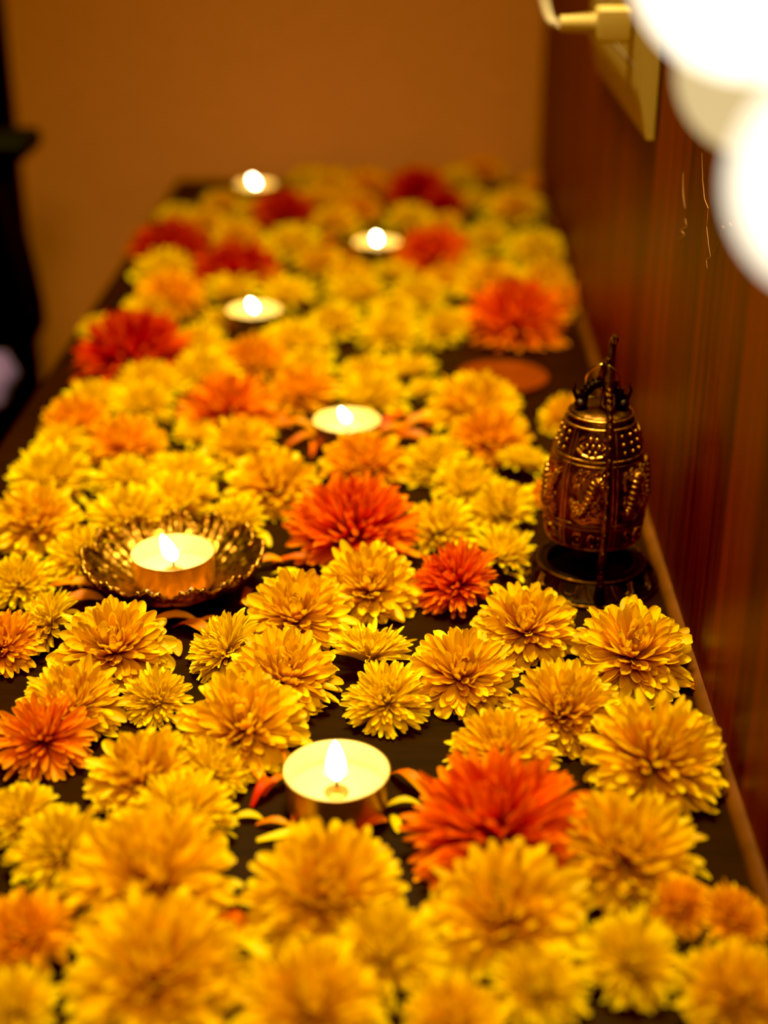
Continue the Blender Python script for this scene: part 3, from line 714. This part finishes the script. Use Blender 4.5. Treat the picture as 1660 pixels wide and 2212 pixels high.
for k in range(6):
    th = bars[k] + PI / 6; W = .40
    def P(u, z, off=.0002): return bp(th + u * W * .0235 / rad_at(z), z, off)
    def line(pp, r=.00055, m=5): b.tube([P(u, z, .0003) for u, z in dense(pp, m)], r * 1.35, 6)
    # upper panel: flower rosette and leaves, or bead rows
    if k % 2 == 0:
        for q in range(6):
            a = q * PI / 3; c_ = P(.0 + .30 * math.cos(a) * 1.0, .0470 + .0031 * math.sin(a)); b.ball(c_, .0013, 6)
        b.ball(P(0, .0470), .0012, 6)
        for sg in (-1, 1):
            line([(sg * .5, .0435), (sg * .8, .0455), (sg * .75, .0490), (sg * .5, .0505)]); line([(sg * .45, .0455), (sg * .62, .0470), (sg * .45, .0488)])
        line([(-.5, .0432), (0, .0425), (.5, .0432)])
    else:
        for i in range(3):
            for j in range(3): b.ball(P(-.55 + .55 * i, .0438 + .0034 * j), .0010, 6)
    # middle panel: scaly serpent among clouds and waves
    path = [(u, .0255 + .0075 * math.sin(u * 3.6 + k)) for u in np.linspace(-.85, .85, 40)]
    b.tube([P(u, z, .0005) for u, z in path], [.0014 + .0011 * math.sin(PI * i / 39) for i in range(40)], 8)
    for i in range(2, 38, 2):
        u, z = path[i]; u2, z2 = path[i + 1]; p = P(u, z, .0005); p2 = P(u2, z2, .0005)
        b.torus(p, .0015 + .0010 * math.sin(PI * i / 39), .0005, (p2 - p), n=12, m=6)
    for q in range(5):
        u0 = -.75 + q * .36; z0 = .0335 + .0014 * (q % 2)
        line([(u0 - .12, z0 - .002), (u0, z0 + .0014), (u0 + .16, z0 + .0026)], .0005); line([(u0 - .05, z0 - .003), (u0 + .08, z0), (u0 + .22, z0 + .001)], .0004)
    for q in range(7):
        u0 = -.8 + q * .26; z0 = .0205 + .0025 * math.sin(q * 2.1 + k)
        b.ball(P(u0, z0), .0010 + .0005 * random.random(), 5); b.ball(P(u0 + .1, z0 - .0016), .0008, 5)
        line([(u0, z0), (u0 + .07, z0 - .003), (u0 + .18, z0 - .0025)], .0005, 3)
    for q in range(3): line([(u, .0148 + .0013 * q + .0007 * math.sin(u * 6 + q)) for u in np.linspace(-.85, .85, 12)], .0005, 2)
    for sg in (-.6, .6):
        line([(sg - .12, .0175), (sg, .0200), (sg + .12, .0180), (sg + .16, .0200)], .0006)
    for q in range(26):                                # small clouds and claws between the coils
        u0 = random.uniform(-.82, .82); z0 = random.uniform(.0165, .0375)
        if abs(z0 - (.0255 + .0075 * math.sin(u0 * 3.6 + k))) < .0026: continue
        ph = random.uniform(0, 6.28)
        line([(u0 + .10 * math.cos(ph + w_ * 1.1) * (1 - w_ * .16), z0 + .0017 * math.sin(ph + w_ * 1.1) * (1 - w_ * .16)) for w_ in range(5)], .00042, 2)
        b.ball(P(u0, z0), .0008, 5)
    # lower band: square key motif and crescent
    def sq(u0): 
        line([(u0 - .17, .0042), (u0 - .17, .0028), (u0 + .17, .0028), (u0 + .17, .0042)], .0006, 3)
        line([(u0 - .17, .0074), (u0 - .17, .0088), (u0 + .17, .0088), (u0 + .17, .0074)], .0006, 3)
        b.ball(P(u0, .0058), .0008, 5)
    sq(-.45)
    line([(.25 + .17 * math.cos(a), .0058 + .0030 * math.sin(a)) for a in np.linspace(.7, 2 * PI - .7, 12)], .0007, 2)
    for i in range(2):
        for j in range(2): b.ball(P(.62 + .16 * i, .004 + .0034 * j), .0008, 5)
b.build('relief', MAT['bronze_hi'], bell)
b = MB()                                               # dragon shaped hanging loop on the crown
lp = []
for k in range(17):
    t = k / 16; a = PI * t; lp.append(Vector((-.0095 * math.cos(a), 0, .0575 + .0118 * math.sin(a) ** .8)))
b.tube(lp, [.0030 - .0010 * math.sin(PI * k / 16) for k in range(17)], 10)
for k in range(1, 16): b.ball(lp[k] + Vector((0, -.0016, .0008)), .0010, 5); b.ball(lp[k] + (lp[k] - Vector((0, 0, .058))).normalized() * .0022, .0009, 5)
for sx in (-1, 1):
    b.ball((sx * .0100, -.001, .0600), .0032, 7, (1, 1.1, .9)); b.tube([(sx * .0115, -.001, .062), (sx * .0135, 0, .066), (sx * .0125, .001, .069)], [.0011, .0009, .0003], 6)
b.build('hanging_loop', MAT['dark'], bell)
b = MB(); zr = .0575 + .0118 + .0005
b.torus((.0002, 0, zr), (.0078), .00062, (.25, 1, .15), n=48); b.build('ring', MAT['brass'], bell)

# ------------------------------------------------------------------ flat disc on the bare table
c, dp = at(1085, 810, .003)
b = MB(); r = 100 * dp / FPX
b.lathe([(0, 0), (r * .94, 0), (r, .0012), (r * .985, .0028), (r * .9, .0032), (r * .86, .0024), (0, .0022)], 64)
tag(b.build('disc', MAT['copper'], None, 40, Vector((c.x, c.y, 0))), 'flat reddish brown round disc lying on the bare table behind the bell', 'coaster')

# ------------------------------------------------------------------ white socket box on the panel, with plug
TK = .0088
pb, dpb = at_x(1413, 303, XR - .001)
pl, dpl = at_x(1278, 92, XR - TK)
y0, y1 = pb.y, pl.y; zb = pb.z; zt = zb + .16
sb = thing('wall_socket', 'cream plastic wall socket box mounted on the wood panel, upper right', 'socket', (XR, y0, zb))
b = MB()
def sec(y): 
    xs = [(0, 0), (-.0036, 0), (-.0043, .0010), (-TK + .0004, .0200), (-TK, .024), (-TK, zt - zb), (0, zt - zb)]
    return [(x - .0008, y - y0, z) for x, z in xs]
rows = [sec(y0 + .0006), sec(y0 + .0012), sec(y1 - .0012), sec(y1)]
b.grid(rows, True, True, True); b.build('housing', MAT['plastic'], sb, 25)
yy = y1 - y0
b = MB(); b.box((-TK - .0008, yy * .5, .0315), (.0004, yy * .74, .0016), .0001); b.build('seam', MAT['plastic_in'], sb)
b = MB(); b.box((-TK - .0010, yy * .42, .105), (.0014, yy * .5, .05), .0006); b.build('face_plate', MAT['plastic'], sb)
pp, _ = at_x(1358, 52, XR - TK - .003)
b = MB()
b2 = thing('power_plug', 'cream power plug with ribbed strain relief pushed into wall socket', 'plug', (XR - TK - .0017, pp.y, pp.z))
b = MB(); b.box((-.009, 0, 0), (.018, .017, .017), .003); b.build('plug_body', MAT['plastic'], b2)
b = MB()
rr = [(-.017, .0062)]
for k in range(9): rr += [(-.018 - .002 * k, .0058 - .0002 * k), (-.0188 - .002 * k, .0058 - .0002 * k), (-.019 - .002 * k, .0042), (-.0198 - .002 * k, .0042)]
b.tube([(x, 0, 0) for x, _ in rr], [r for _, r in rr], 14); b.build('strain_relief', MAT['plastic'], b2, 30)
b = MB()
P0 = Vector((-.036, 0, 0)); tgt = at_depth(1175, -8, 1.02) - Vector((XR - TK - .0018, pp.y, pp.z))
pts = []
for k in range(21):
    t = k / 20; q = P0.lerp(tgt, t); q.z -= .006 * math.sin(PI * t); pts.append(q)
d_ = (tgt - P0)
for k in range(1, 14):
    t = k / 13; pts.append(tgt + Vector((d_.x * .6 * math.sin(t * 1.4), .12 * t, .02 * t + .34 * t * t)))
b.tube(pts, .0021, 10); b.build('cable', MAT['cable'], b2)

# ------------------------------------------------------------------ string of frosted globe bulbs, close to the viewer
ls = thing('globe_string_light', 'glowing string of frosted globe bulbs hanging by the panel, out of focus', 'string light', (XR, .25, .62))
def bulb(px, py, rpx, dep, mat, lab=None):
    c = at_depth(px, py, dep) - Vector((XR, .25, .62)); r = rpx * dep / FPX
    b = MB(); b.ball(c, r, 24); o = b.build('bulb', MAT[mat], ls)
    if lab: o['label'] = lab
    b = MB(); b.lathe([(0, r * .92), (r * .36, r * .93), (r * .36, r * 1.28), (r * .30, r * 1.5), (r * .12, r * 1.62), (0, r * 1.62)], 24, tuple(c)); b.build('socket', MAT['socketm'], ls)
    topz = -.005
    b = MB(); b.tube([c + Vector((0, 0, r * 1.6)), c + Vector((.001, 0, r * 1.6 + (topz - c.z - r * 1.6) * .5)), Vector((c.x + .002, c.y, topz))], .0012, 8); b.build('drop_cord', MAT['cable'], ls)
    return c
c1 = bulb(1645, -118, 280, .285, 'globe_hot')
c2 = bulb(1645, 150, 182, .345, 'globe_dim', 'dimmer cream coloured bulb between the two bright ones')
c3 = bulb(1842, 388, 262, .262, 'globe_mid')
b = MB(); ends = sorted([c1, c2, c3], key=lambda v: v.y)
pts = [Vector((-.004, ends[0].y - .12, .02))]
for v in ends: pts.append(Vector((v.x + .002, v.y, -.005)))
pts.append(Vector((-.004, ends[-1].y + .10, .02)))
q = []
for i in range(len(pts) - 1):
    for k in range(6): q.append(pts[i].lerp(pts[i + 1], k / 6))
q.append(pts[-1]); b.tube(q, .0014, 8); b.build('main_cord', MAT['cable'], ls)
for pnt in (pts[0], pts[-1]):
    b = MB(); b.tube([(0.0, pnt.y, pnt.z + .006), (-.006, pnt.y, pnt.z + .006), (-.008, pnt.y, pnt.z), (-.004, pnt.y, pnt.z - .003)], .0012, 8); b.build('hook', MAT['socketm'], ls)

# ------------------------------------------------------------------ black armchair beyond the left table edge
DC = 1.17
a1 = at_depth(66, 315, DC)
ch = thing('office_chair', 'black padded office chair beyond left table edge, mostly out of frame', 'chair', (a1.x - .30, a1.y + .02, ZF))
O = Vector(ch.location)
def loc(px, py, d=DC): return at_depth(px, py, d) - O
b = MB(); w_ = loc(66, 288) - loc(66, 345); th_ = w_.length
tip = loc(50, 331)
b.box((tip.x - .075, tip.y + .035, tip.z), (.15, .07, th_ * .85), .009); b.build('armrest', MAT['black'], ch)
b = MB(); rows = []
bnd = [(-10, 400), (10, 475), (30, 545), (50, 620), (66, 690), (70, 740), (52, 775), (18, 797), (-20, 806)]
def at_y(px, py, Y):
    d = ray(px, py); return CAM + d * (Y / d.y) - O
outer = [at_y(*p, tip.y + O.y) for p in bnd]
inner = [p + Vector((-.055, 0, 0)) for p in outer[:5]] + [outer[5] + Vector((-.05, 0, .010)), outer[6] + Vector((-.042, 0, .025)), outer[7] + Vector((-.03, 0, .035)), outer[8] + Vector((-.02, 0, .035))]
for yy in (-.02, .03):
    pass
n_ = len(outer); vs = []; fs = []
for yy in (-.005, .05):
    vs += [Vector((p.x, tip.y + yy, p.z)) for p in outer] + [Vector((p.x, tip.y + yy, p.z)) for p in inner]
m_ = 2 * n_
for i in range(n_ - 1):
    fs += [(i, i + 1, n_ + i + 1, n_ + i), (m_ + i, m_ + n_ + i, m_ + n_ + i + 1, m_ + i + 1), (i, m_ + i, m_ + i + 1, i + 1), (n_ + i, n_ + i + 1, m_ + n_ + i + 1, m_ + n_ + i)]
fs += [(0, n_, m_ + n_, m_), (n_ - 1, m_ + n_ - 1, m_ + m_ - 1, m_ - 1)]
b.add(vs, fs)
b.box((outer[0].x - .03, tip.y + .022, (outer[0].z + tip.z) / 2), (.05, .055, abs(tip.z - outer[0].z)), .004)
o = b.build('arm_support', MAT['blackp'], ch, 50)
seat_z = loc(20, 905).z - .035
b = MB(); b.box((-.03, .0, seat_z), (.46, .46, .07), .025); b.build('seat', MAT['black'], ch)
b = MB(); b.box((-.25, .0, seat_z + .34), (.07, .44, .56), .03, Matrix.Rotation(-.15, 4, 'Y')); b.build('backrest', MAT['black'], ch)
b = MB(); b.tube([(-.03, 0, .06), (-.03, 0, seat_z - .03)], .025, 16); b.build('gas_lift', MAT['blackp'], ch)
for k in range(5):
    a = 2 * PI * k / 5; b = MB(); b.tube([(-.03, 0, .075), (-.03 + .2 * math.cos(a), .2 * math.sin(a), .055)], [.024, .014], 10); lg = b.build('base_arm', MAT['blackp'], ch)
    b = MB(); b.tube([(-.03 + .2 * math.cos(a) - .012 * math.sin(a), .2 * math.sin(a) + .012 * math.cos(a), .025), (-.03 + .2 * math.cos(a) + .012 * math.sin(a), .2 * math.sin(a) - .012 * math.cos(a), .025)], .025, 16); b.tube([(-.03 + .2 * math.cos(a), .2 * math.sin(a), .03), (-.03 + .2 * math.cos(a), .2 * math.sin(a), .055)], .006, 8); b.build('caster', MAT['blackp'], lg)
def cloth(name, center, sx, sy, sz, mat, label):
    b = MB(); rows = []
    for i in range(13):
        row = []
        for j in range(24):
            a = 2 * PI * j / 24; v = PI * i / 12
            k = 1 + .12 * math.sin(5 * a + i) + .08 * math.sin(9 * a - 2 * i)
            row.append((sx * math.sin(v) * math.cos(a) * k + 1e-5 * j, sy * math.sin(v) * math.sin(a) * k, sz * (1 - math.cos(v)) / 2 * (1 + .15 * math.sin(3 * a))))
        rows.append(row)
    b.grid(rows, True); return tag(b.build(name, mat, None, 60, center), label, 'cloth')
top_z = O.z + seat_z + .034
c0 = at_depth(-6, 890, DC)
cloth('folded_cloth', Vector((c0.x - .012, c0.y + .02, top_z)), .021, .05, .042, MAT['lav'], 'lavender cloth heaped on the chair seat at left frame edge')
c1_ = at_depth(-22, 725, DC)
cloth('crumpled_cloth', Vector((c1_.x - .075, c1_.y + .10, top_z)), .035, .05, min(.11, max(.06, c1_.z + .02 - top_z)), MAT['redc'], 'red cloth bundle on the chair seat behind the lavender one')

# ------------------------------------------------------------------ light
def area(name, loc_, tgt, size, power, col):
    L = bpy.data.lights.new(name, 'AREA'); L.size = size; L.energy = power; L.color = col; L.shape = 'DISK'
    o = bpy.data.objects.new(name, L); COL.objects.link(o); o.location = loc_
    o.rotation_euler = (Vector(tgt) - Vector(loc_)).to_track_quat('-Z', 'Y').to_euler(); return o
k1 = area('ceiling_lamp', (-.04, .72, 1.2), (-.06, .72, 0), .4, 7.6, (1, .95, .50)); k1.data.spread = 1.35
area('room_lamp', (.04, -.55, 1.1), (-.04, .42, 0), .5, 3.6, (1, .76, .36)).data.spread = 1.35
k3 = area('wall_fill_light', (-.06, 1.10, 1.0), (.04, 1.40, .15), .25, 2.3, (1, 1.0, .42))  # unseen fill light, added to brighten the right of the back wall
w = bpy.data.worlds.new('world'); S.world = w; w.use_nodes = True
w.node_tree.nodes['Background'].inputs[0].default_value = (1, .55, .22, 1); w.node_tree.nodes['Background'].inputs[1].default_value = .04
